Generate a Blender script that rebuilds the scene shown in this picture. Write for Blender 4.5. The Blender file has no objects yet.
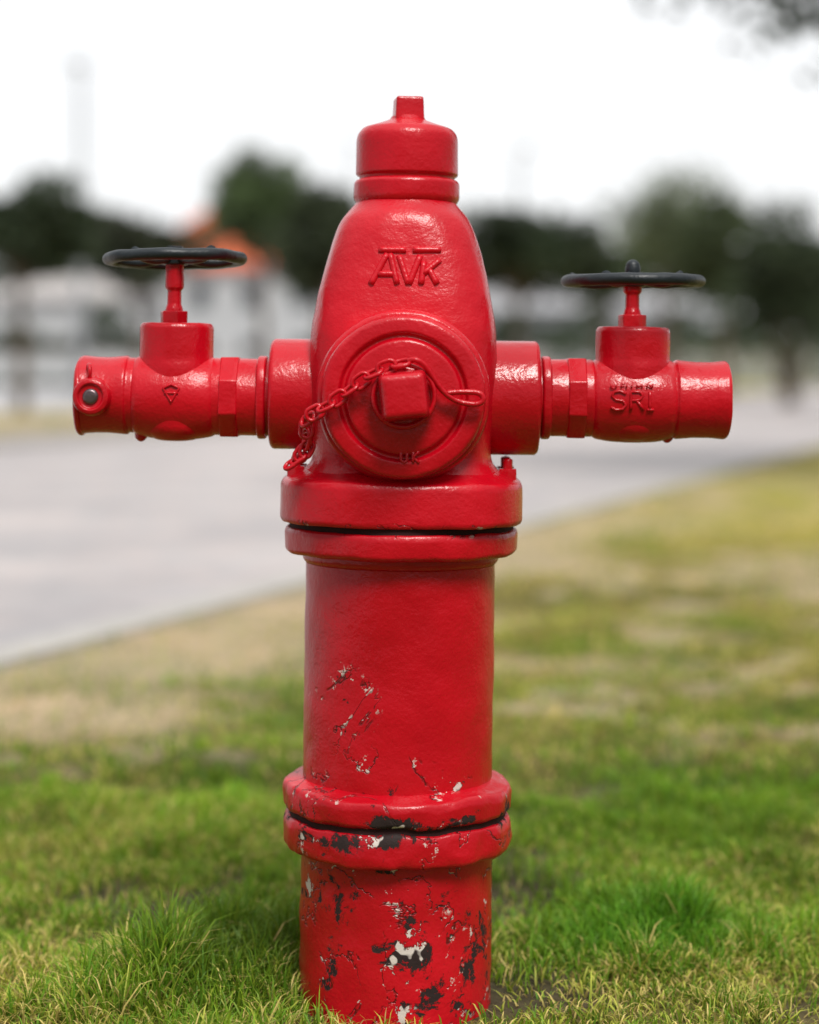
import bpy, bmesh, math, random
import numpy as np
from mathutils import Vector, Matrix, noise as mn
random.seed(7); RNG=np.random.default_rng(11)
sc=bpy.context.scene
CAMX,CAMY,CAMZ=0.0065,-1.9,0.63

# ---------------------------------------------------------------- helpers
def link(o): sc.collection.objects.link(o); return o
def empty(name,loc=(0,0,0)):
    e=bpy.data.objects.new(name,None); e.location=loc; e.empty_display_size=.2; return link(e)
def newmat(name):
    m=bpy.data.materials.new(name); m.use_nodes=True
    nt=m.node_tree; return m,nt,nt.nodes['Principled BSDF']
def ramp(nt,src,stops):
    r=nt.nodes.new('ShaderNodeValToRGB'); el=r.color_ramp.elements
    while len(el)<len(stops): el.new(.5)
    for e,(p,c) in zip(el,stops):
        e.position=p; e.color=(c if len(c)==4 else (*c,1)) if hasattr(c,'__len__') else (c,c,c,1)
    nt.links.new(src,r.inputs[0]); return r.outputs[0]
def mathn(nt,op,a,b=0.0,c=None,clamp=False):
    m=nt.nodes.new('ShaderNodeMath'); m.operation=op; m.use_clamp=clamp
    for i,v in enumerate((a,b,c)):
        if v is None: continue
        if isinstance(v,(int,float)): m.inputs[i].default_value=v
        else: nt.links.new(v,m.inputs[i])
    return m.outputs[0]
def mixc(nt,f,a,b,mode='MIX'):
    m=nt.nodes.new('ShaderNodeMix'); m.data_type='RGBA'; m.blend_type=mode
    for i,v in ((0,f),(6,a),(7,b)):
        if isinstance(v,(int,float)): m.inputs[i].default_value=v
        elif isinstance(v,tuple): m.inputs[i].default_value=(*v,1) if len(v)==3 else v
        else: nt.links.new(v,m.inputs[i])
    return m.outputs[2]
def noisen(nt,vec,scale,detail=4,rough=.5,dist=0):
    n=nt.nodes.new('ShaderNodeTexNoise'); n.inputs['Scale'].default_value=scale
    n.inputs['Detail'].default_value=detail; n.inputs['Roughness'].default_value=rough
    n.inputs['Distortion'].default_value=dist
    nt.links.new(vec,n.inputs['Vector']); return n.outputs['Fac']

# ---------------------------------------------------------------- materials
def paint_mat(name,base,dark,under1,under2,worn=1.0,rough=.3):
    m,nt,b=newmat(name)
    tc=nt.nodes.new('ShaderNodeTexCoord'); O=tc.outputs['Object']
    at=nt.nodes.new('ShaderNodeAttribute'); at.attribute_name='wear'; W=at.outputs['Fac']
    n1=noisen(nt,O,21,7,.70,.3); n2=noisen(nt,O,34,2,.55); n3=noisen(nt,O,7,3,.55)
    thr=mathn(nt,'MULTIPLY_ADD',W,-.305*worn,.80)
    d=mathn(nt,'SUBTRACT',n1,thr)
    chip=mathn(nt,'MULTIPLY',d,160,clamp=True)
    edge=mathn(nt,'SUBTRACT',1.0,mathn(nt,'MULTIPLY',mathn(nt,'ABSOLUTE',mathn(nt,'ADD',d,.008)),90,clamp=True),clamp=True)
    # hairline crazing lines where the paint is worn
    n4=noisen(nt,O,11,5,.60,.5)
    ln=mathn(nt,'SUBTRACT',1.0,mathn(nt,'MULTIPLY',mathn(nt,'ABSOLUTE',mathn(nt,'SUBTRACT',n4,.5)),90,clamp=True),clamp=True)
    gate=mathn(nt,'MULTIPLY',mathn(nt,'SUBTRACT',mathn(nt,'ADD',W,mathn(nt,'MULTIPLY',n3,.7)),.74),6,clamp=True)
    brk=noisen(nt,O,60,2,.5)
    ln=mathn(nt,'MULTIPLY',ln,mathn(nt,'MULTIPLY',gate,mathn(nt,'MULTIPLY',mathn(nt,'SUBTRACT',brk,.38),9,clamp=True)))
    col=mixc(nt,ramp(nt,n3,[(.35,0),(.7,1)]),dark,base)
    fine=noisen(nt,O,160,3,.6)
    col=mixc(nt,mathn(nt,'MULTIPLY',ramp(nt,fine,[(.55,0),(.8,1)]),.35),col,dark)
    sp=noisen(nt,O,70,4,.75)
    spm=mathn(nt,'MULTIPLY',mathn(nt,'SUBTRACT',sp,mathn(nt,'MULTIPLY_ADD',W,-.21,.84)),40,clamp=True)
    col=mixc(nt,mathn(nt,'MULTIPLY',spm,.9),col,(.03,.008,.008))
    col=mixc(nt,mathn(nt,'MULTIPLY',ln,.9),col,(.03,.006,.006))
    # small pale flecks beside the craze lines
    near=mathn(nt,'SUBTRACT',1.0,mathn(nt,'MULTIPLY',mathn(nt,'ABSOLUTE',mathn(nt,'SUBTRACT',n4,.515)),45,clamp=True),clamp=True)
    flm=mathn(nt,'MULTIPLY',mathn(nt,'MULTIPLY',mathn(nt,'SUBTRACT',sp,.590),50,clamp=True),mathn(nt,'MULTIPLY',mathn(nt,'MULTIPLY',gate,near),1.4,clamp=True))
    col=mixc(nt,mathn(nt,'MULTIPLY',flm,.9),col,under2)
    under=mixc(nt,ramp(nt,n2,[(.61,0),(.625,1)]),under1,under2)
    col=mixc(nt,mathn(nt,'MULTIPLY',edge,mathn(nt,'MULTIPLY',W,.9)),col,(.03,.006,.006))
    col=mixc(nt,chip,col,under)
    nt.links.new(col,b.inputs['Base Color'])
    rr=mathn(nt,'MULTIPLY_ADD',n3,.32,rough-.15)
    rr=mathn(nt,'ADD',rr,mathn(nt,'MULTIPLY',chip,.45)); rr=mathn(nt,'ADD',rr,mathn(nt,'MULTIPLY',W,.14))
    nt.links.new(rr,b.inputs['Roughness'])
    b.inputs['Specular IOR Level'].default_value=.5
    h=mathn(nt,'MULTIPLY',noisen(nt,O,50,2,.5),.6)
    h=mathn(nt,'ADD',h,mathn(nt,'MULTIPLY',noisen(nt,O,260,2,.6),.30))
    h=mathn(nt,'ADD',h,mathn(nt,'MULTIPLY',n3,2.0))
    h=mathn(nt,'SUBTRACT',h,mathn(nt,'MULTIPLY',chip,.7)); h=mathn(nt,'SUBTRACT',h,mathn(nt,'MULTIPLY',ln,.5))
    bp=nt.nodes.new('ShaderNodeBump'); bp.inputs['Strength'].default_value=.75; bp.inputs['Distance'].default_value=.002
    nt.links.new(h,bp.inputs['Height']); nt.links.new(bp.outputs[0],b.inputs['Normal'])
    return m
RED=paint_mat('red_paint',(.68,.002,.015),(.46,.0015,.009),(.022,.010,.009),(.72,.64,.58),rough=.23)
BLK=paint_mat('black_paint',(.018,.026,.032),(.008,.011,.014),(.20,.21,.21),(.07,.03,.02),.7,.40)
def simple(name,c,r=.6,metal=0,bump=0,scale=20,var=.25):
    m,nt,b=newmat(name)
    tc=nt.nodes.new('ShaderNodeTexCoord'); n=noisen(nt,tc.outputs['Object'],scale,5,.6)
    c2=tuple(v*(1-var) for v in c)
    nt.links.new(mixc(nt,n,c2,tuple(min(1,v*(1+var)) for v in c)),b.inputs['Base Color'])
    b.inputs['Roughness'].default_value=r; b.inputs['Metallic'].default_value=metal
    if bump:
        bp=nt.nodes.new('ShaderNodeBump'); bp.inputs['Distance'].default_value=bump; bp.inputs['Strength'].default_value=.6
        nt.links.new(n,bp.inputs['Height']); nt.links.new(bp.outputs[0],b.inputs['Normal'])
    return m
GASKET=simple('gasket_gap_shade',(.03,.006,.006),.9,0,.002,60)  # near-black gaskets: the dark of the flange gaps is put into their colour
STEEL=simple('dull_steel',(.20,.15,.16),.30,.8,.001,120)
BARK=simple('bark',(.11,.085,.065),.9,0,.02,14)
WALLM=simple('white_render',(.50,.51,.52),.9,0,0,1.5,.08)
ROOFM=simple('terracotta_tiles',(.62,.13,.05),.8,0,.03,9,.3)
GLASS=simple('dark_glass',(.04,.05,.06),.1)
POLE=simple('galvanised_pole',(.42,.44,.46),.5,.3)
def leafmat(name,tr=.25,rough=.5):
    m,nt,b=newmat(name)
    at=nt.nodes.new('ShaderNodeAttribute'); at.attribute_name='Col'
    nt.links.new(at.outputs['Color'],b.inputs['Base Color'])
    b.inputs['Roughness'].default_value=rough; b.inputs['Specular IOR Level'].default_value=.3
    t=nt.nodes.new('ShaderNodeBsdfTranslucent'); nt.links.new(at.outputs['Color'],t.inputs['Color'])
    mx=nt.nodes.new('ShaderNodeMixShader'); mx.inputs[0].default_value=tr
    nt.links.new(b.outputs[0],mx.inputs[1]); nt.links.new(t.outputs[0],mx.inputs[2])
    nt.links.new(mx.outputs[0],nt.nodes['Material Output'].inputs[0]); return m
LEAF=leafmat('leaves'); GRASSM=leafmat('grass_blades',.35,.5)

# ---------------------------------------------------------------- hydrant frame
ROT=math.radians(.85); piv=Vector((0,0,.6)); R=Matrix.Rotation(ROT,4,'Y')
hyd=empty('fire_hydrant'); hyd.rotation_euler=(0,ROT,0); hyd.location=piv-(R@piv)
HM=Matrix.Translation(hyd.location)@R; HI=HM.inverted()
def P(u,v,y=0.0):
    """photo measurement -> hydrant local coordinates, on the plane at depth y"""
    f=(1.9+y)/1.9
    return HI@Vector((.0065+(u-409.5)/1000*f,y,.63-(v-370)/1000*f))
def wear(x,y,z):
    w=.12
    if z<.158:
        w=.64+.10*math.sin(x*30+.6)+.18*math.exp(-((z-.07)/.045)**2-((x-.045)/.04)**2)+.14*math.exp(-((z-.115)/.03)**2-((x+.03)/.06)**2)
        w+=.10*math.exp(-((z-.15)/.012)**2)
    elif z<.228: w=.56 if abs(z-.192)>.012 else .82
    elif z<.45:
        w=.10+.70*math.exp(-((x+.048)/.036)**2-((z-.312)/.045)**2)+.45*math.exp(-((z-.230)/.012)**2)
        w+=.55*math.exp(-((x+.0)/.055)**2-((z-.25)/.018)**2)
        w+=.4*math.exp(-((abs(x)-.09)/.012)**2-((z-.38)/.05)**2)
    elif z<.53:
        w=.20+.5*math.exp(-((z-.478)/.007)**2)
    elif z>.8: w=.16
    if y>0.02 and z<.45: w=max(w,.4)
    return min(1,w)
def finish(name,verts,faces,mat,parent=hyd,smooth=True,jit=0.0,weld=False,sharp=None):
    me=bpy.data.meshes.new(name)
    if jit:
        vv=[]
        for v in verts:
            v=Vector(v); n=mn.noise_vector(v*28)*jit+mn.noise_vector(v*75)*jit*.4
            vv.append(v+n)
        verts=vv
    me.from_pydata([tuple(v) for v in verts],[],faces)
    bm=bmesh.new(); bm.from_mesh(me)
    bmesh.ops.remove_doubles(bm,verts=bm.verts,dist=1e-6)
    bmesh.ops.recalc_face_normals(bm,faces=bm.faces); bm.to_mesh(me); bm.free()
    if parent is hyd:
        a=me.attributes.new('wear','FLOAT','POINT')
        a.data.foreach_set('value',[wear(*v.co) for v in me.vertices])
    for p in me.polygons: p.use_smooth=smooth
    me.materials.append(mat)
    if sharp:
        try: me.set_sharp_from_angle(angle=math.radians(sharp))
        except Exception: pass
    o=bpy.data.objects.new(name,me); link(o); o.parent=parent; return o
def rprof(pts,rad=.003,k=4):
    out=[Vector(pts[0])]
    for i in range(1,len(pts)-1):
        a,b,c=map(Vector,(pts[i-1],pts[i],pts[i+1]))
        d1=(a-b); d2=(c-b); r=min(rad,d1.length*.45,d2.length*.45)
        p=b+d1.normalized()*r; q=b+d2.normalized()*r
        for j in range(k+1):
            t=j/k; out.append(p*(1-t)**2+b*2*t*(1-t)+q*t*t)
    out.append(Vector(pts[-1])); 
    res=[out[0]]
    for q in out[1:]:
        L=(q-res[-1]).length; n=max(1,int(L/.007)); p0=res[-1]
        for j in range(1,n+1): res.append(p0.lerp(q,j/n))
    return res
def lathe(name,pts,axis='Z',c=(0,0,0),mat=RED,seg=96,rad=.003,n=2,asp=1.0,jit=.0005,parent=hyd,mod=None,tilt=None):
    pr=rprof(pts,rad); V=[];F=[]; c=Vector(c)
    for r,h in pr:
        for i in range(seg):
            t=2*math.pi*i/seg; cs,sn=math.cos(t),math.sin(t)
            if n!=2:
                cs=math.copysign(abs(cs)**(2/n),cs); sn=math.copysign(abs(sn)**(2/n),sn)
            rr=r*(mod(t) if mod else 1)
            a,b=rr*cs,rr*sn*asp
            v=Vector((a,b,h)) if axis=='Z' else Vector((h,a,b)) if axis=='X' else Vector((a,h,b))
            if tilt is not None: v=tilt@v
            V.append(c+v)
    m=len(pr)
    for j in range(m-1):
        for i in range(seg):
            k=(i+1)%seg; F.append((j*seg+i,j*seg+k,(j+1)*seg+k,(j+1)*seg+i))
    if pr[0][0]>1e-5: F.append(tuple(range(seg)))
    if pr[-1][0]>1e-5: F.append(tuple((m-1)*seg+i for i in range(seg)))
    return finish(name,V,F,mat,parent,True,jit,sharp=60)
def tube(pts,rads,seg=10,closed=False,up=None):
    pts=[Vector(p) for p in pts]; V=[];F=[]; N=len(pts); pu=None
    for i,p in enumerate(pts):
        if closed: d=pts[(i+1)%N]-pts[i-1]
        else: d=pts[min(i+1,N-1)]-pts[max(i-1,0)]
        d.normalize()
        u=pu if pu is not None else (Vector(up) if up else (Vector((0,0,1)) if abs(d.z)<.9 else Vector((1,0,0))))
        u=(u-d*u.dot(d)).normalized(); pu=u; w=d.cross(u)
        r=rads[i] if hasattr(rads,'__len__') else rads
        for k in range(seg):
            t=2*math.pi*k/seg; V.append(p+u*math.cos(t)*r+w*math.sin(t)*r)
    for i in range(N if closed else N-1):
        j=(i+1)%N
        for k in range(seg):
            l=(k+1)%seg; F.append((i*seg+k,i*seg+l,j*seg+l,j*seg+k))
    if not closed: F.append(tuple(range(seg))); F.append(tuple((N-1)*seg+k for k in range(seg)))
    return V,F
def merge(parts):
    V=[];F=[]
    for v,f in parts:
        o=len(V); V+=list(v); F+=[tuple(i+o for i in q) for q in f]
    return V,F
def prism(name,c,half,h0,h1,axis,mat=RED,rot=0,taper=1.0,sides=4,bev=.0025,dome=0,parent=hyd):
    bm=bmesh.new(); c=Vector(c); rings=[]
    for h,s in ((h0,1),(h1,taper)):
        ring=[]
        for i in range(sides):
            t=rot+math.pi/sides+2*math.pi*i/sides; r=half*s/math.cos(math.pi/sides)
            a,b=r*math.cos(t),r*math.sin(t)
            v=Vector((a,b,h)) if axis=='Z' else Vector((h,a,b)) if axis=='X' else Vector((a,h,b))
            ring.append(bm.verts.new(c+v))
        rings.append(ring)
    for i in range(sides):
        j=(i+1)%sides; bm.faces.new((rings[0][i],rings[0][j],rings[1][j],rings[1][i]))
    bm.faces.new(rings[0]); bm.faces.new(rings[1])
    bmesh.ops.bevel(bm,geom=list(bm.edges),offset=bev,segments=3,profile=.6,affect='EDGES')
    bmesh.ops.subdivide_edges(bm,edges=[e for e in bm.edges if e.calc_length()>.012],cuts=3,use_grid_fill=True)
    bm.verts.index_update()
    V=[v.co.copy() for v in bm.verts]; F=[tuple(v.index for v in f.verts) for f in bm.faces]; bm.free()
    return finish(name,V,F,mat,parent,True,.0005,sharp=50)

# base pipe, flanges, barrel
lathe('base_pipe',[(.0955,-.12),(.0955,.165)],seg=128,jit=.0014,c=(.0005,0,0))
lathe('base_lower_flange',[(.09,.157),(.111,.158),(.1135,.166),(.1135,.184),(.1115,.1905),(.09,.1905)],seg=160,rad=.005,jit=.0034)
lathe('base_gasket',[(.09,.185),(.1085,.185),(.1085,.199),(.09,.199)],mat=GASKET,jit=.0015,rad=.001)
lathe('base_upper_flange',[(.09,.1950),(.109,.1955),(.1145,.199),(.1145,.215),(.112,.221),(.104,.2225),(.094,.226)],seg=160,rad=.004,jit=.0028)
lathe('barrel',[(.0945,.20),(.0945,.47)],seg=160,jit=.0009)
lathe('barrel_top_collar',[(.0945,.438),(.098,.442),(.098,.455)],seg=128,rad=.003)
lathe('body_lower_flange',[(.09,.448),(.112,.4485),(.1155,.452),(.1165,.469),(.1145,.4740),(.09,.4740)],seg=160,rad=.004,jit=.0014)
lathe('body_gasket',[(.09,.470),(.1120,.470),(.1120,.4835),(.09,.4835)],mat=GASKET,jit=.0008,rad=.001)
lathe('body_upper_flange',[(.09,.4795),(.1185,.480),(.1205,.484),(.120,.517),(.118,.522),(.108,.526),(.094,.534)],seg=160,n=2.6,asp=.97,rad=.004,jit=.0009)
# body loft
secs=[(.484,.112,.105,2.6),(.515,.112,.104,2.6),(.524,.106,.100,2.7),(.532,.093,.093,3.0),(.545,.087,.089,3.4),(.57,.0895,.088,3.6),(.60,.0925,.088,3.8),(.64,.0928,.087,4.0),
 (.67,.0915,.084,4.0),(.70,.0865,.079,3.8),(.72,.0820,.075,3.6),(.745,.0755,.070,3.3),(.765,.0695,.066,2.9),(.780,.0635,.062,2.5),(.788,.0585,.058,2.2),(.793,.0500,.050,2.0),(.80,.0465,.0465,2.0)]
sz=np.array([s[0] for s in secs])
def bsec(z): return [float(np.interp(z,sz,[s[i] for s in secs])) for i in (1,2,3)]
V=[];F=[];seg=176;zs=list(np.arange(.487,.8001,.0033))
sm=[[bsec(z+d) for d in (-.008,-.004,0,.004,.008)] for z in zs]
for z,q in zip(zs,sm):
    a,b,n=[sum(k[i] for k in q)/5 for i in range(3)]
    for i in range(seg):
        t=2*math.pi*i/seg; cs,sn=math.cos(t),math.sin(t)
        V.append((math.copysign(abs(cs)**(2/n),cs)*a,math.copysign(abs(sn)**(2/n),sn)*b,z))
for j in range(len(zs)-1):
    for i in range(seg):
        k=(i+1)%seg; F.append((j*seg+i,j*seg+k,(j+1)*seg+k,(j+1)*seg+i))
finish('body_casting',V,F,RED,jit=.0009)
def body_y(x,z):
    a,b,n=bsec(z); return -b*(1-min(.999,abs(x/a))**n)**(1/n)
# cap
c=P(406.5,200); c.y=0; cx=c.x
lathe('cap_lower_ring',[(.044,.792),(.050,.796),(.0528,.801),(.0528,.816),(.050,.8195),(.044,.8195)],c=(cx,0,0),rad=.003)
lathe('cap',[(.0475,.817),(.0475,.8225),(.0512,.824),(.0512,.832),(.0508,.858),(.0495,.865),(.0445,.871),(.030,.8755),(.018,.880),(.016,.884),(0,.884)],c=(cx,0,0),rad=.003)
prism('cap_spindle_nut',(cx+.0005,0,0),.0148,.876,.9025,'Z',rot=math.radians(8),taper=.92,bev=.003)
# front cover
fc=P(403,397,-.13)
lathe('front_boss',[(.083,-.02),(.083,-.100),(.080,-.106),(.07,-.106)],'Y',(fc.x,0,fc.z),rad=.005)
lathe('front_cover',[(.077,-.09),(.0775,-.121),(.0745,-.127),(.0605,-.1285),(.0585,-.1235),(.0555,-.1235),(.053,-.1295),(.034,-.131),(.0,-.131)],'Y',(fc.x,0,fc.z),seg=128,rad=.003)
lathe('front_cover_hub',[(.031,-.128),(.030,-.137),(.026,-.1395),(0,-.1395)],'Y',(fc.x,0,fc.z),rad=.003)
nc=P(404,396,-.165)
prism('front_cover_nut',(nc.x,0,nc.z),.0235,-.136,-.176,'Y',rot=math.radians(7),taper=.84,bev=.0055)
# side outlets
def arm(sd,u):
    S=-1 if sd=='l' else 1
    tag='left' if sd=='l' else 'right'
    zc=P(u['pc'][0],u['pc'][1]).z
    X=lambda px:P(px,397).x
    zb=P(u['sl'][0],(u['slz'][0]+u['slz'][1])/2).z; rs=(u['slz'][1]-u['slz'][0])/2000
    lathe(tag+'_outlet_boss',[(rs-.006,S*.05),(rs,S*.07),(rs,X(u['sl'][1])-S*.003),(rs-.003,X(u['sl'][1])),(.02,X(u['sl'][1]))],'X',(0,0,zb),rad=.006)
    lathe(tag+'_inlet_pipe',[(.0385,X(u['sl'][1])-S*.01),(.0385,X(u['pi'])),(.03,X(u['pi']))],'X',(0,0,zc),rad=.002)
    lathe(tag+'_pipe_collar',[(.037,X(u['co'][0])),(.0415,X(u['co'][0])+S*.001),(.0415,X(u['co'][1])-S*.001),(.037,X(u['co'][1]))],'X',(0,0,zc),rad=.002,seg=60,n=2.6)
    prism(tag+'_pipe_hex',(X(u['hx']),0,zc),.0395,-.009,.009,'X',sides=8,bev=.0015)
    vx=X(u['vx']); zt=P(u['vx'],u['vt']).z; zbm=P(u['vx'],441).z
    lathe(tag+'_valve_body',[(.0,zbm),(.020,zbm+.001),(.034,zbm+.010),(.0385,zbm+.030),(.0385,zbm+.075),(.0370,zbm+.082),(.0370,zt-.004),(.0345,zt),(0,zt)],'Z',(vx,0,0),rad=.006,seg=80)
    lathe(tag+'_valve_barrel',[(.034,vx-.044),(.0395,vx-.038),(.0425,vx-.022),(.0435,vx),(.0425,vx+.022),(.0395,vx+.038),(.034,vx+.044)],'X',(0,0,zc-.0005),rad=.006,seg=80)
    x0,x1=X(u['ou'][0]),X(u['ou'][1])
    ro=.0385
    lathe(tag+'_outlet_coupling',[(.034,x0-S*.012),(.0375,x0-S*.006),(.0375,x0),(ro+.001,x0+S*.002),(ro-.0005,x0+S*.02),(ro-.0005,x1-S*.016),(ro+.0008,x1-S*.003),(ro-.001,x1),(ro-.006,x1),(ro-.008,x1-S*.012),(0,x1-S*.014)],'X',(0,0,zc),rad=.002,seg=80)
    zw=P(u['vx'],u['wz']).z; wx=X(u['wx'])
    prism(tag+'_gland_nut',(wx,0,0),.0125,zt-.003,zt+.012,'Z',sides=6,bev=.0015,rot=.3)
    lathe(tag+'_stem',[(.0095,zt+.006),(.0088,zt+.014),(.0070,zt+.019),(.0068,zt+.032),(.0092,zt+.035),(.0092,zw-.004)],'Z',(wx,0,0),seg=32,rad=.001)
    ct=Vector((wx,0,zw)); T=Matrix.Rotation(u['tl'],3,'Y')@Matrix.Rotation(u['tx'],3,'X')
    parts=[]; N=120; VV=[];FF=[]; K=14
    for i in range(N):
        t=2*math.pi*i/N; rr=.0645*(1+.014*math.cos(8*t))
        for k in range(K):
            q=2*math.pi*k/K; v=Vector(((rr+.0068*math.cos(q))*math.cos(t),(rr+.0068*math.cos(q))*math.sin(t),.0060*math.sin(q)))
            VV.append(ct+T@v)
    for i in range(N):
        for k in range(K):
            j=(i+1)%N;l=(k+1)%K; FF.append((i*K+k,i*K+l,j*K+l,j*K+k))
    parts.append((VV,FF))
    for i in range(5):
        t=2*math.pi*i/5+.4; d=Vector((math.cos(t),math.sin(t),0))
        pp=[ct+T@(d*(.008+.056*s)+Vector((0,0,.003-.006*math.sin(s*math.pi)))) for s in np.linspace(0,1,9)]
        parts.append(tube(pp,[.0062-.0012*math.sin(s*math.pi) for s in np.linspace(0,1,9)],10))
    v,f=merge(parts); finish(tag+'_hand_wheel',v,f,BLK,jit=.0009)
    lathe(tag+'_hand_wheel_hub',[(0,-.006),(.0135,-.006),(.0135,.005),(.010,.008),(0,.008)],'Z',ct,mat=BLK,seg=40,rad=.002)
    if sd=='l': prism(tag+'_hand_wheel_nut',ct,.0075,.004,.013,'Z',mat=BLK,sides=6,bev=.001)
    else: lathe(tag+'_hand_wheel_nut',[(.0075,.004),(.0078,.012),(.0065,.018),(.003,.021),(0,.0215)],'Z',ct,mat=BLK,seg=32,rad=.002)
    return vx,zc
vl,zl=arm('l',dict(pc=(180,396),sl=(290,271),slz=(339,449),pi=212,co=(268,258),hx=231,vx=176,vt=323,ou=(130,81),wz=259,wx=173,tl=math.radians(-1.2),tx=math.radians(-1.5)))
vr,zr=arm('r',dict(pc=(640,399),sl=(520,538),slz=(341,455),pi=592,co=(540,550),hx=575,vx=632,vt=327,ou=(673,727),wz=281,wx=631,tl=math.radians(-.6),tx=math.radians(.6)))
# left plug lug (boss facing the viewer) and latch ring
q=P(91,397,-.045)
lathe('left_latch_boss',[(.0195,-.02),(.0193,-.040),(.0175,-.0475),(.0130,-.0492),(.0112,-.0465),(.0085,-.0462),(0,-.0462)],'Y',(q.x,0,q.z),seg=48,rad=.0015,jit=.0007)
lathe('left_latch_face',[(.0078,-.043),(.0078,-.0476),(.0058,-.0492),(0,-.0496)],'Y',(q.x,0,q.z),seg=40,mat=STEEL,rad=.0015)
def ring(c,r,w,ax=(1,0,0),el=1.0,dirv=(0,0,1),seg=20):
    ax=Vector(ax).normalized(); dv=Vector(dirv); dv=(dv-ax*dv.dot(ax)).normalized(); o=ax.cross(dv)
    pts=[]
    for i in range(seg):
        t=2*math.pi*i/seg; a=math.cos(t)*r; b=math.sin(t)*r
        a+=math.copysign(r*(el-1),math.cos(t)) if abs(math.cos(t))>.05 else 0
        pts.append(Vector(c)+dv*a+o*b)
    return tube(pts,w,8,True,up=tuple(ax))
v,f=ring(P(89,372,-.035),.007,.0022,(1,.3,0)); finish('left_latch_ring',v,f,RED)
lathe('left_plug_rim',[(.034,P(86,397).x),(.0400,P(85,397).x),(.0400,P(81,397).x),(.036,P(78.5,397).x),(0,P(78.5,397).x)],'X',(0,0,P(76,396).z),seg=64,rad=.002,jit=.0012)
for nm,u_,v_ in (('left_drain_nub',141,438),('right_drain_nub',667,439)):
    p=P(u_,v_); lathe(nm,[(.007,.010),(.006,.0),(.003,-.003),(0,-.004)],'Z',p,seg=20,rad=.001)
# bolts on the body flange
for i,t in enumerate((12,168,45,135,-12,192,90)):
    a=math.radians(t); x,y=.107*math.cos(a),.103*math.sin(a)
    prism('flange_nut_%d'%i,(x,y,0),.0085,.522,.534,'Z',sides=6,bev=.001)
    lathe('flange_stud_%d'%i,[(.0048,.46),(.0048,.543),(0,.545)],'Z',(x,y,0),seg=16,rad=.001)
# chain
def chain(path,step,r=.0046,w=.0015,el=1.5):
    P3=[Vector(p) for p in path]; dense=[]
    for a,b in zip(P3,P3[1:]):
        for s in np.linspace(0,1,40,endpoint=False): dense.append(a.lerp(b,s))
    dense.append(P3[-1]); pts=[dense[0]]; acc=0
    for a,b in zip(dense,dense[1:]):
        acc+=(b-a).length
        if acc>=step: pts.append(b); acc=0
    parts=[]
    for i in range(len(pts)-1):
        d=(pts[i+1]-pts[i]).normalized(); c=(pts[i]+pts[i+1])/2
        ax=Vector((0,-1,0)) if i%2 else d.cross(Vector((0,-1,0)))+Vector((0,-.5,0))
        parts.append(ring(c,r,w,ax,el,d,24))
    return parts
y0=-.142
cp=[P(408,362,-.150),P(390,366,-.150),P(372,373,-.147),P(352,388,y0),P(335,401,y0),P(318,411,-.137),P(306,418,-.125),P(306,430,-.113),P(308,442,-.108),P(303,455,-.107),P(293,463,-.106),P(286,468,-.104)]
parts=chain(cp,.0135,.0058,.0020)
parts+=chain([P(306,430,-.112),P(310,445,-.108),P(300,461,-.106),P(288,464,-.106)],.0130,.0056,.0020)
v,f=merge(parts); finish('cap_chain',v,f,RED,jit=.0004)
w=[P(408,361,-.150),P(416,360,-.153),P(425,366,-.150),P(434,379,-.146),P(443,391,-.143),P(455,400,-.141),P(470,404,-.140),P(480,403,-.140),P(483,398,-.140),P(478,393,-.140),P(462,392,-.141),P(447,393,-.142)]
def smoothpath(p,n=6):
    out=[]
    for i in range(len(p)-1):
        a=p[max(i-1,0)];b=p[i];c_=p[i+1];d=p[min(i+2,len(p)-1)]
        for k in range(n):
            t=k/n; out.append(.5*((2*b)+(c_-a)*t+(2*a-5*b+4*c_-d)*t*t+(3*b-a-3*c_+d)*t**3))
    out.append(p[-1]); return out
v,f=tube(smoothpath(w),.0027,10); finish('chain_hook',v,f,RED,jit=.0003)
v,f=ring(P(404,396,-.146),.0285,.0022,(0,-1,0),1.0,(0,0,1),40); finish('chain_collar',v,f,RED,jit=.0006)

# raised casting marks
def strokes(name,lines,fy,w,sc_=1.0):
    parts=[]
    for ln in lines:
        pts=[]
        for a,b in zip(ln,ln[1:]):
            n=max(2,int(math.dist(a,b)/4))
            for k in range(n): pts.append((a[0]+(b[0]-a[0])*k/n,a[1]+(b[1]-a[1])*k/n))
        pts.append(ln[-1]); pp=[]
        for u_,v_ in pts:
            y=-.08
            for _ in range(4):
                p=P(u_,v_,y); y=fy(p.x,p.z)
            p=P(u_,v_,y+.0002); pp.append(p)
        parts.append(tube(pp,w,8))
    v,f=merge(parts); finish(name,v,f,RED,jit=.0002)
strokes('casting_letters',[[(371,284),(387,254)],[(390,254),(397,284)],[(378,274),(394,274)],
   [(379,250),(406,250)],[(399,256),(408,284)],[(409,284),(420,256)],[(424,262),(421,284)],[(423,274),(440,260)],[(429,269),(437,284)],[(413,250),(441,250)]],body_y,.0032)
vy=lambda x,z:-.0436+2*abs(x-vr)**2
strokes('valve_marking',[[(626,394),(620,391),(614,392),(612,396),(616,400),(623,401),(626,405),(623,409),(616,410),(611,407)],
   [(631,410),(631,392),(640,392),(643,396),(640,400),(631,401)],[(637,401),(644,410)],[(650,392),(650,410)],[(647,410),(654,410)]],vy,.0015)
strokes('valve_marking_small',[[(611+i*5.2,384),(611+i*5.2,388)] for i in range(9)]+[[(611,388),(615,388)],[(621,384),(625,384)],[(637,386),(641,386)],[(648,384),(652,388)]],vy,.0007)
strokes('cover_marking',[[(401,451),(401,460),(404,463),(407,460),(407,451)],[(413,451),(413,463)],[(419,451),(413,457),(419,463)]],lambda x,z:-.1283,.0014)
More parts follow.
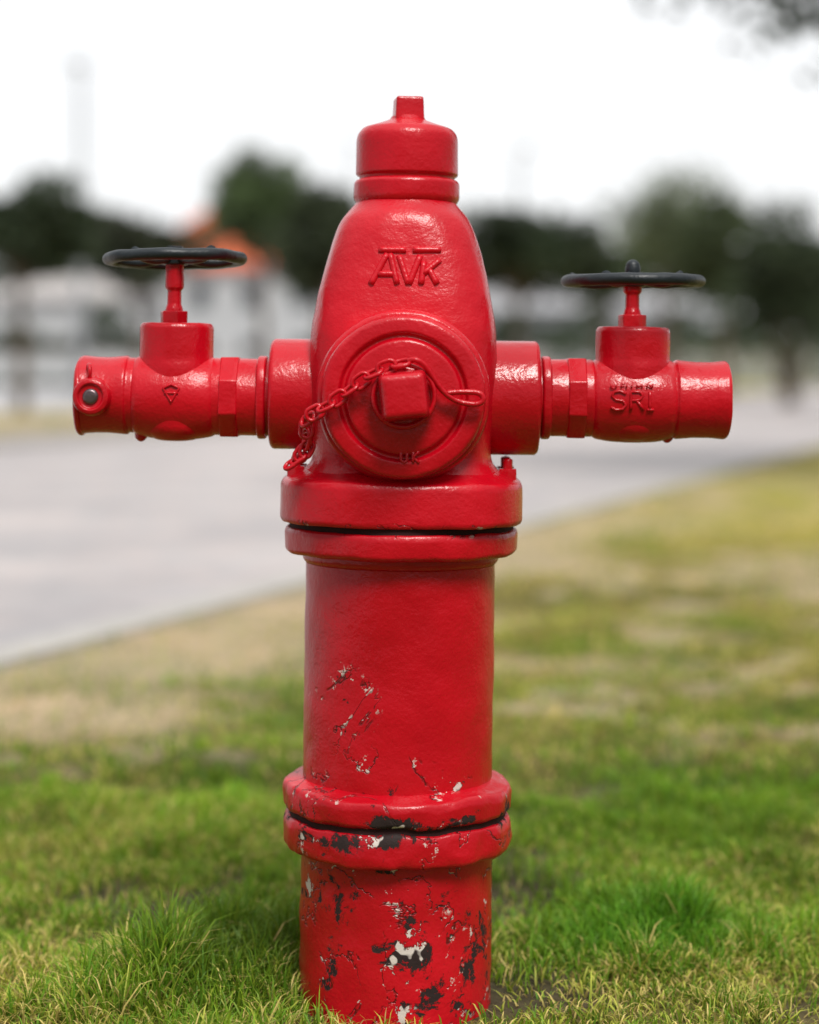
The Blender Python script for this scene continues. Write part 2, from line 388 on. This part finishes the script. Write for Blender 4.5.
strokes('valve_mark_heart',[[(171,384),(163,388),(171,402),(179,388),(171,384)],[(164,393),(178,393)]],lambda x,z:-.0438,.0012)

# ---------------------------------------------------------------- numpy noise
def vnoise(x,y,seed=0):
    xi=np.floor(x).astype(np.int64); yi=np.floor(y).astype(np.int64); xf=x-xi; yf=y-yi
    def h(a,b):
        v=np.sin(a*127.1+b*311.7+seed*74.7)*43758.5453; return v-np.floor(v)
    u=xf*xf*(3-2*xf); v=yf*yf*(3-2*yf)
    return (h(xi,yi)*(1-u)+h(xi+1,yi)*u)*(1-v)+(h(xi,yi+1)*(1-u)+h(xi+1,yi+1)*u)*v
def fbm(x,y,seed=0,o=4):
    s=0;a=.5;t=0
    for i in range(o): s=s+a*vnoise(x*2**i,y*2**i,seed+i*13); t+=a; a*=.55
    return s/t
def sstep(a,b,x): t=np.clip((x-a)/(b-a),0,1); return t*t*(3-2*t)
UX,UY=1/2.879,2.7/2.879; EX,EY=-.9,2.3
def sdist(x,y): return (x-EX)*(-UY)+(y-EY)*UX
def gh(x,y):
    s=sdist(x,y); m=sstep(.12,.6,-s)*sstep(6,3.5,np.abs(x))*sstep(9,6,y)*sstep(-2.8,-1.5,y)
    h=(fbm(x*2.2+5,y*2.2,3)-.5)*.05+(fbm(x*9,y*9,8)-.5)*.040
    return m*h*sstep(.05,.35,np.hypot(x,y))
# ---------------------------------------------------------------- ground sheet
gx=np.concatenate([-np.geomspace(600,4,26),np.arange(-3.9,3.95,.04),np.geomspace(4,600,26)])
gy=np.concatenate([-np.geomspace(600,2,20),np.arange(-1.95,6,.04),np.geomspace(6.1,900,32)])
XX,YY=np.meshgrid(gx,gy); ZZ=gh(XX,YY)
nx,ny=len(gx),len(gy)
idx=np.arange(nx*ny).reshape(ny,nx)
quads=np.stack([idx[:-1,:-1],idx[:-1,1:],idx[1:,1:],idx[1:,:-1]],-1).reshape(-1,4)
def fastmesh(name,co,faces_flat,starts,totals,mat,cols=None,smooth=False):
    me=bpy.data.meshes.new(name); me.vertices.add(len(co)); me.vertices.foreach_set('co',np.asarray(co,np.float32).ravel())
    me.loops.add(len(faces_flat)); me.loops.foreach_set('vertex_index',np.asarray(faces_flat,np.int32))
    me.polygons.add(len(starts)); me.polygons.foreach_set('loop_start',np.asarray(starts,np.int32))
    try: me.polygons.foreach_set('loop_total',np.asarray(totals,np.int32))
    except Exception: pass
    me.polygons.foreach_set('use_smooth',np.full(len(starts),smooth))
    if cols is not None:
        a=me.color_attributes.new('Col','FLOAT_COLOR','POINT')
        a.data.foreach_set('color',np.concatenate([cols,np.ones((len(cols),1))],1).astype(np.float32).ravel())
    me.materials.append(mat); me.update(calc_edges=True); me.validate()
    o=bpy.data.objects.new(name,me); return link(o)
def straw(x,y):
    """0 green .. 1 dry, a property of the lawn itself"""
    n=fbm(x*1.3+3,y*1.0,21); n2=fbm(x*5+3,y*4.0,121)
    b=.36+.50*sstep(.6,2.5,y)+.14*sstep(.1,1.2,x)*sstep(.5,1.5,y)-.12*sstep(-.05,-.7,x)
    return np.clip(b+(n-.5)*1.5+(n2-.5)*1.4,0,1)
def bare(x,y):
    s=sdist(x,y); n=fbm(x*2.1+9,y*2.1+4,33)
    e=sstep(-.95,-.35,s+(n-.5)*.9)*sstep(2.5,.2,x)*.97
    e2=sstep(.58,.72,fbm(x*1.7+1,y*1.9+2,57))*.8*sstep(.3,1.2,y)
    e3=sstep(.20,.10,np.hypot(x+.06,y))*.8
    e4=sstep(.58,.68,fbm(x*7,y*5,71))*.85
    return np.clip(np.maximum(np.maximum(e,e2),np.maximum(e3,e4)),0,1)
st=straw(XX,YY)[...,None]; ba=bare(XX,YY)[...,None]; fn=fbm(XX*14,YY*14,5)[...,None]
green=np.array([.11,.18,.022]); dry=np.array([.50,.40,.13]); dirt=np.array([.52,.42,.28])
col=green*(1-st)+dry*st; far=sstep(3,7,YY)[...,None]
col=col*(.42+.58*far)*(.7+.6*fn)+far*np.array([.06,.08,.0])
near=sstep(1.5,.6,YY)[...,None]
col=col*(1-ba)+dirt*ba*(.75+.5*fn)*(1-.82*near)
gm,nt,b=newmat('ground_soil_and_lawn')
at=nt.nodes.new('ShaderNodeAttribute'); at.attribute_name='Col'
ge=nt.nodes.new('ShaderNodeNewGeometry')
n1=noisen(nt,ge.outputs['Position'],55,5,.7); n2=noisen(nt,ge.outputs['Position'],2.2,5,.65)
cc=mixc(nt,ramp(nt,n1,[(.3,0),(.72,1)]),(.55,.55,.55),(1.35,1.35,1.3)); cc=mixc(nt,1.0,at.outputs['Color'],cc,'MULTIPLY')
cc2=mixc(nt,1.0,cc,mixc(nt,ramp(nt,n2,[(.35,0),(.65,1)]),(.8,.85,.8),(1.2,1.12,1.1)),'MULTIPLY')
nt.links.new(cc2,b.inputs['Base Color']); b.inputs['Roughness'].default_value=.95; b.inputs['Specular IOR Level'].default_value=.15
bp=nt.nodes.new('ShaderNodeBump'); bp.inputs['Distance'].default_value=.012; nt.links.new(n1,bp.inputs['Height']); nt.links.new(bp.outputs[0],b.inputs['Normal'])
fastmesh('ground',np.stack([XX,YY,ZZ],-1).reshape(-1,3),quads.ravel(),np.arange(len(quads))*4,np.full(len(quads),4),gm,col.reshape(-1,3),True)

# ---------------------------------------------------------------- grass
def grass(name,x,y,h,w,cols,lean):
    n=len(x); z=gh(x,y)-.003
    th=RNG.uniform(0,2*np.pi,n); ld=RNG.uniform(0,2*np.pi,n); L=h*lean
    px,py=np.cos(th)*w/2,np.sin(th)*w/2; lx,ly=np.cos(ld)*L,np.sin(ld)*L
    hz=np.sqrt(np.maximum(h*h-L*L,(h*.25)**2))
    base=np.stack([x,y,z],-1); pw=np.stack([px,py,0*px],-1)
    m1=base+np.stack([lx*.22,ly*.22,hz*.45],-1); m2=base+np.stack([lx*.58,ly*.58,hz*.82],-1); tip=base+np.stack([lx,ly,hz*(1-.15*lean)],-1)
    co=np.stack([base-pw,base+pw,m1-pw*.9,m1+pw*.9,m2-pw*.6,m2+pw*.6,tip],1).reshape(-1,3)
    o=np.arange(n)[:,None]*7
    f=np.concatenate([o+np.array([[0,1,3,2,2,3,5,4,4,5,6]])],1).ravel()
    starts=(np.arange(n)[:,None]*11+np.array([[0,4,8]])).ravel(); tot=np.tile([4,4,3],n)
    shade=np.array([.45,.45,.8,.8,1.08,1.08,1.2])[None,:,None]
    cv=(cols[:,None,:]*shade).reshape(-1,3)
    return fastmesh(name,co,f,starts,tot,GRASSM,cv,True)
def scatter(n,x0,x1,y0,y1):
    return RNG.uniform(x0,x1,n),RNG.uniform(y0,y1,n)
X_=[];Y_=[];W_=[]
for n,x0,x1,y0,y1,wd in ((145000,-.85,.95,-.40,.9,.0021),(75000,-1.7,1.9,.9,3.0,.0036),(36000,-1.5,4.2,3.0,8,.007),(18000,0,9,8,20,.018),(14000,-2.6,2.6,-1.6,-.40,.003),(10000,-2.6,-.85,-.40,1.5,.0035),(10000,.95,2.6,-.40,1.5,.0035)):
    x,y=scatter(n,x0,x1,y0,y1); X_.append(x);Y_.append(y);W_.append(np.full(n,wd))
n=14000; tt=RNG.uniform(-5,60,n); ss=RNG.uniform(6.5,13,n)
X_.append(EX+UX*tt-UY*ss); Y_.append(EY+UY*tt+UX*ss); W_.append(np.full(n,.03))
# extra blades in the lush tufts beside the hydrant
for cx_,cy_,sx,sy,n in ((-.17,.05,.09,.11,9000),(.27,.15,.09,.08,8000)):
    X_.append(RNG.normal(cx_,sx,n)); Y_.append(RNG.normal(cy_,sy,n)); W_.append(np.full(n,.0021))
x=np.concatenate(X_);y=np.concatenate(Y_);w=np.concatenate(W_)
s=sdist(x,y); keep=((s<-.11)|(s>6.4))&(np.hypot(x,y)>.099)
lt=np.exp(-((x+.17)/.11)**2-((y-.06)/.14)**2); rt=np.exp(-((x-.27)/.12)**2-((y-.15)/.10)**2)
keep&=RNG.random(len(x))>bare(x,y)*.93*(s<0)*(1-np.clip(lt+rt,0,.9))
x,y,w,lt,rt=x[keep],y[keep],w[keep],lt[keep],rt[keep]
stv=straw(x,y); patch=fbm(x*4+2,y*4,77); fine=fbm(x*16,y*16,91)
tall=lt+.9*rt+.5*np.exp(-((x+.28)/.16)**2-((y+.02)/.08)**2)
h=(.009+.017*patch+.032*sstep(.5,.72,fine)*.5)*(1+1.4*tall)*RNG.uniform(.6,1.35,len(x))
h*=np.where(w>.005,1.2,1)
drym=RNG.random(len(x))<np.clip(stv*.98-.65*tall,0.05,1)
gcol=np.array([.14,.32,.026])[None]*(1+.5*(RNG.random((len(x),1))-.5))+np.array([.14,.10,.0])[None]*RNG.random((len(x),1))
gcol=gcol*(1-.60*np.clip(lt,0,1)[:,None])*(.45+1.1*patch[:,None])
k_=.65*rt[:,None]; gcol=gcol*(1-k_)+k_*np.array([.11,.36,.022])[None]*RNG.uniform(.4,1.4,(len(x),1))
dcol=np.array([.80,.64,.22])[None]*RNG.uniform(.65,1.2,(len(x),1))
dcol=np.where(RNG.random((len(x),1))<.5,np.array([.54,.58,.09])[None]*RNG.uniform(.7,1.2,(len(x),1)),dcol)
cols=np.where(drym[:,None],dcol,gcol)
lean=np.where(drym,RNG.uniform(.5,.97,len(x)),RNG.uniform(.15,.85,len(x)))
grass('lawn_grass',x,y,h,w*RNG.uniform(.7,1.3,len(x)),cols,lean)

# ---------------------------------------------------------------- road etc.
def strip(name,s0,s1,t0,t1,z,mat,h=None):
    me=bpy.data.meshes.new(name); zb=z if h is None else z-h
    v=[(t0,s0,z),(t1,s0,z),(t1,s1,z),(t0,s1,z)]
    f=[(0,1,2,3)]
    if h: 
        v+=[(a,b_,zb) for a,b_,_ in v]; f+=[(0,4,5,1),(1,5,6,2),(2,6,7,3),(3,7,4,0)]
    me.from_pydata(v,[],f); me.materials.append(mat); o=bpy.data.objects.new(name,me); link(o)
    o.location=(EX,EY,0); o.rotation_euler=(0,0,math.atan2(2.7,1)); return o
def paving(name,c1,c2,mort,bw,bh,rg=.8):
    m,nt,b=newmat(name); tc=nt.nodes.new('ShaderNodeTexCoord'); O=tc.outputs['Object']
    br=nt.nodes.new('ShaderNodeTexBrick'); nt.links.new(O,br.inputs['Vector'])
    br.inputs['Color1'].default_value=(*c1,1); br.inputs['Color2'].default_value=(*c2,1); br.inputs['Mortar'].default_value=(*mort,1)
    br.inputs['Scale'].default_value=1; br.inputs['Brick Width'].default_value=bw; br.inputs['Row Height'].default_value=bh; br.inputs['Mortar Size'].default_value=.006
    n=noisen(nt,O,.7,5,.65); n2=noisen(nt,O,9,4,.6)
    c=mixc(nt,1.0,br.outputs['Color'],mixc(nt,ramp(nt,n,[(.36,0),(.64,1)]),(.66,.65,.67),(1.14,1.10,1.08)),'MULTIPLY')
    c=mixc(nt,1.0,c,mixc(nt,n2,(.85,.85,.85),(1.15,1.15,1.15)),'MULTIPLY')
    nt.links.new(c,b.inputs['Base Color']); nt.links.new(mathn(nt,'MULTIPLY_ADD',n,.5,rg-.25),b.inputs['Roughness']); b.inputs['Specular IOR Level'].default_value=.5
    return m
PAVE=paving('block_paving',(.48,.46,.46),(.56,.50,.48),(.40,.38,.38),.22,.11,.48)
PAVE2=paving('pale_concrete',(.55,.56,.58),(.6,.6,.61),(.45,.45,.45),2.5,2.5)
KERB=simple('kerb_concrete',(.46,.44,.41),.9,0,.004,12)
WHITE=simple('road_paint',(.78,.78,.78),.7,0,0,30,.06)
strip('road',0,6.2,-40,260,.004,PAVE)
strip('kerb',-.12,-.001,-40,260,.018,KERB,.12)
strip('kerb',6.201,6.35,-40,260,.11,KERB,.12)
strip('pavement',13,60,-60,400,.004,PAVE2)
for i in range(4):
    strip('road_marking',3.3+i*.75,3.7+i*.75,2.0,4.2,.008,WHITE)

# ---------------------------------------------------------------- trees
def wxy(px,d): return (px-409.5)/1900*d+CAMX, d+CAMY
def leaves(name,pos,size,cols,parent):
    n=len(pos); a=RNG.normal(size=(n,3)); a/=np.linalg.norm(a,axis=1)[:,None]
    b_=RNG.normal(size=(n,3)); b_=np.cross(a,b_); b_/=np.linalg.norm(b_,axis=1)[:,None]
    sz=size*RNG.uniform(.6,1.4,n)[:,None]
    co=np.stack([pos-a*sz,pos+b_*sz*.45,pos+a*sz,pos-b_*sz*.45],1).reshape(-1,3)
    o=fastmesh(name,co,np.arange(4*n),np.arange(n)*4,np.full(n,4),LEAF,np.repeat(cols,4,0)); o.parent=parent; return o
def tree(name,px,d,top,bot,hw,seed,lc=(.045,.075,.028),n=6000,leaf=.10,xy=None,clumps=26,trunk=.09,multi=1):
    r=np.random.default_rng(seed); x,y=xy if xy else wxy(px,d)
    zt=(370-top)/1900*d+CAMZ; zb=(370-bot)/1900*d+CAMZ; rx=hw/1900*d*1.1; cz=(zt+zb)/2; rz=(zt-zb)/2
    e=empty(name,(x,y,0))
    cen=r.normal(size=(clumps,3)); cen/=np.linalg.norm(cen,axis=1)[:,None]; cen*=r.uniform(.35,.88,(clumps,1)); cen[:,2]=np.clip(cen[:,2],-.8,1)
    sc3=np.array([rx,rx,rz]); cen=cen*sc3+np.array([0,0,cz]); cr=r.uniform(.22,.42,clumps)
    parts=[]; h0=zb+.25*rz
    for k in range(multi):
        ox=(k-(multi-1)/2)*.35
        tp=[(ox*.2,0,-.05),(ox*.5+r.normal()*.03,r.normal()*.03,h0*.35),(ox+r.normal()*.05,r.normal()*.05,h0*.7),(ox+r.normal()*.06,r.normal()*.06,h0),(ox*.8,0,cz+.2*rz)]
        parts.append(tube(smoothpath([Vector(q_) for q_ in tp]),list(np.linspace(trunk*1.25,trunk*.4,25)),10))
    for c_ in cen[::2]:
        a=Vector((0,0,h0*r.uniform(.85,1.0))); b_=Vector(c_); mid=a.lerp(b_,.5)+Vector((0,0,-.1*rz))
        parts.append(tube(smoothpath([a,mid,b_]),list(np.linspace(trunk*.45,trunk*.08,13)),6))
    v,f=merge(parts); finish('trunk_and_limbs',v,f,BARK,parent=e)
    ci=r.integers(0,clumps,n); dirs=r.normal(size=(n,3)); dirs/=np.linalg.norm(dirs,axis=1)[:,None]
    pos=cen[ci]+dirs*(r.uniform(0,1,(n,1))**.45)*cr[ci][:,None]*sc3*1.15
    cl=r.uniform(.6,1.4,clumps)[ci][:,None]*r.uniform(.75,1.25,(n,1))
    leaves('foliage',pos,leaf,np.array(lc)[None]*cl,e)
    return e
tree('street_tree',22,28,176,280,76,1,(.04,.06,.028),7000,.09,trunk=.08)
tree('street_tree',140,38,213,298,62,2,(.045,.055,.03),5000,.11)
tree('street_tree',262,52,147,262,50,3,(.08,.12,.045),5000,.13,trunk=.12)
tree('street_tree',318,38,176,304,52,4,(.045,.06,.03),5500,.11)
tree('street_tree',402,50,200,300,60,5,(.04,.06,.03),4500,.13)
tree('street_tree',520,38,206,302,70,6,(.04,.06,.028),6000,.11)
tree('street_tree',600,46,224,308,54,7,(.045,.065,.032),4500,.12)
tree('street_tree',668,54,168,298,70,8,(.13,.16,.09),3600,.13,trunk=.12,clumps=34)
tree('street_tree',725,44,196,308,52,9,(.07,.095,.045),3800,.12)
tree('street_tree',790,34,208,330,72,10,(.045,.065,.03),6500,.10,trunk=.09,multi=2)
tree('street_tree',-120,32,170,280,80,13,(.035,.055,.025),5000,.10)
tree('street_tree',930,30,190,300,80,14,(.035,.055,.025),5000,.10)
tree('shade_tree',0,10.5,-420,66,350,15,(.03,.055,.025),34000,.065,xy=(3.30,8.7),clumps=80,trunk=.16)
# distant belts of trees and a hedge
def belt(name,y0_,x0,x1,hfun,n,leaf,depth,colr,zp=.6):
    e=empty(name,(0,y0_,0)); bx=RNG.uniform(x0,x1,n); ht=hfun(bx)
    k=ht>.3; bx=bx[k]; ht=ht[k]; n=len(bx)
    bz=ht*RNG.random(n)**zp; by=RNG.uniform(-depth,depth,n)
    cb=np.array(colr)[None]*(.6+.8*fbm(bx*.6+50,bz*.7+by*.2+9,9)[:,None])
    leaves('foliage',np.stack([bx,by,bz],-1),leaf,cb,e)
belt('distant_tree_belt',112,-75,80,lambda b_:5.0+5.0*fbm(b_*.13+40,b_*0+1,4,3)+1.0*np.sin(b_*.9),26000,.42,3,(.045,.065,.04))
def midh(b_):
    gap=1-sstep(-12.2,-10.8,b_)*sstep(-3.0,-4.6,b_)
    return (1.0+3.6*fbm(b_*.22+60,b_*0+5,14,3)+.6*np.sin(b_*1.7))*gap
belt('shrub_belt',84,-50,55,midh,22000,.26,1.5,(.05,.07,.04),.75)
belt('hedge',66,-40,60,lambda b_:1.6*sstep(.42,.50,fbm(b_*.11+30,b_*0+2,8,3))+.31,20000,.13,.6,(.05,.075,.035),.9)

# ---------------------------------------------------------------- buildings, wall, lamps
def box(name,x0,x1,y0,y1,z0,z1,mat,parent):
    v=[(x,y,z) for z in (z0,z1) for y in (y0,y1) for x in (x0,x1)]
    f=[(0,1,3,2),(4,6,7,5),(0,4,5,1),(2,3,7,6),(0,2,6,4),(1,5,7,3)]
    return finish(name,v,f,mat,parent=parent,smooth=False)
def house(name,px,d,W,D,H,roofh,roofmat,wall=WALLM):
    x,y=wxy(px,d); e=empty(name,(x,y,0))
    box('walls',-W/2,W/2,0,D,0,H,wall,e)
    o=.5
    v=[(-W/2-o,-o,H+.003),(W/2+o,-o,H+.003),(W/2+o,D+o,H+.003),(-W/2-o,D+o,H+.003),(-W/2+D/2-.2,D/2,H+roofh),(W/2-D/2+.2,D/2,H+roofh)]
    finish('roof',v,[(0,1,5,4),(1,2,5),(2,3,4,5),(3,0,4),(0,3,2,1)],roofmat,parent=e,smooth=False)
    k=int(W//2.4)
    for fl in range(max(1,int(H//2.9))):
        for i in range(k):
            wx=-W/2+(i+.5)*W/k
            if fl==0 and i==k//2: box('door',wx-.5,wx+.5,-.06,-.003,.02,2.15,GLASS,e)
            else:
                box('window_%d_%d'%(fl,i),wx-.5,wx+.5,-.05,-.003,fl*2.9+1.0,fl*2.9+2.2,GLASS,e)
                box('sill_%d_%d'%(fl,i),wx-.6,wx+.6,-.12,-.003,fl*2.9+.9,fl*2.9+.997,wall,e)
    return e
house('villa',226,98,10.5,8,5.9,3.3,ROOFM)
house('villa',560,94,14,9,3.6,1.6,simple('grey_roof',(.4,.4,.42),.8),simple('grey_render',(.45,.46,.48),.9))
house('villa',60,95,9,7,4.2,1.2,simple('pale_roof',(.5,.47,.46),.8))
e=empty('boundary_wall',(0,72,0))
box('panels',-70,80,0,.2,0,1.2,WALLM,e); box('coping',-70,80,-.05,.25,1.203,1.3,KERB,e)
for i in range(31): box('pier_%d'%i,-70+i*5-.2,-70+i*5+.2,-.1,-.003,0,1.199,KERB,e)
def lamp(px,d,top):
    x,y=wxy(px,d); H=(370-top)/1900*d+CAMZ; e=empty('street_lamp',(x,y,0))
    v,f=tube([(0,0,0),(0,0,H*.5),(0,0,H*.97)],[.13,.10,.07],12); finish('pole',v,f,POLE,parent=e)
    v,f=tube(smoothpath([Vector((0,0,H*.96)),Vector((0,-.15,H)),Vector((.1,-.6,H+.1)),Vector((.15,-1.0,H+.12))]),.045,8); finish('arm',v,f,POLE,parent=e)
    box('lantern',0,.3,-1.5,-.95,H+.05,H+.2,POLE,e); box('base_plate',-.2,.2,-.2,.2,0,.03,POLE,e)
lamp(81,45,80); lamp(519,62,158); lamp(352,80,150)

# ---------------------------------------------------------------- light
w=bpy.data.worlds.new('World'); sc.world=w; w.use_nodes=True; nt=w.node_tree; bg=nt.nodes['Background']
SE,SA=math.radians(52),math.radians(162)   # elevation, azimuth (clockwise from +Y)
sky=nt.nodes.new('ShaderNodeTexSky'); sky.sky_type='NISHITA'; sky.sun_disc=False; sky.sun_elevation=SE; sky.sun_rotation=SA; sky.dust_density=4; sky.air_density=1
tc=nt.nodes.new('ShaderNodeTexCoord'); sp=nt.nodes.new('ShaderNodeSeparateXYZ'); nt.links.new(tc.outputs['Generated'],sp.inputs[0])
# overcast: bright ahead and overhead; unseen sides and back dimmed to deepen hydrant edges
ahead=ramp(nt,sp.outputs['Y'],[(.45,0),(.88,1)]); up=ramp(nt,sp.outputs['Z'],[(.40,0),(.9,1)])
f=mathn(nt,'MAXIMUM',ahead,up)
cl=noisen(nt,tc.outputs['Generated'],2.2,3,.5)
dk=mathn(nt,'MULTIPLY_ADD',cl,4.0,1.0)
cc=mixc(nt,f,dk,(11.2,11.3,11.4))
c=mixc(nt,.90,sky.outputs[0],cc)
nt.links.new(c,bg.inputs[0]); bg.inputs[1].default_value=.1
sl=bpy.data.lights.new('sun','SUN'); sl.energy=2.8; sl.angle=math.radians(20); sl.color=(1,.97,.92)
so=bpy.data.objects.new('sun',sl); link(so)
dv=Vector((math.sin(SA)*math.cos(SE),math.cos(SA)*math.cos(SE),math.sin(SE)))
so.rotation_euler=dv.to_track_quat('Z','Y').to_euler(); so.location=dv*20
cam=bpy.data.cameras.new('camera'); co=bpy.data.objects.new('camera',cam); link(co); sc.camera=co
co.location=(CAMX,CAMY,CAMZ); co.rotation_euler=(math.pi/2,0,0)
cam.sensor_fit='VERTICAL'; cam.sensor_height=24; cam.lens=24*1900/1024; cam.shift_y=-142/1024; cam.clip_start=.05; cam.clip_end=3000
cam.dof.use_dof=True; cam.dof.focus_distance=1.81; cam.dof.aperture_fstop=1.4
sc.view_settings.view_transform='Standard'; sc.view_settings.look='None'; sc.view_settings.exposure=0
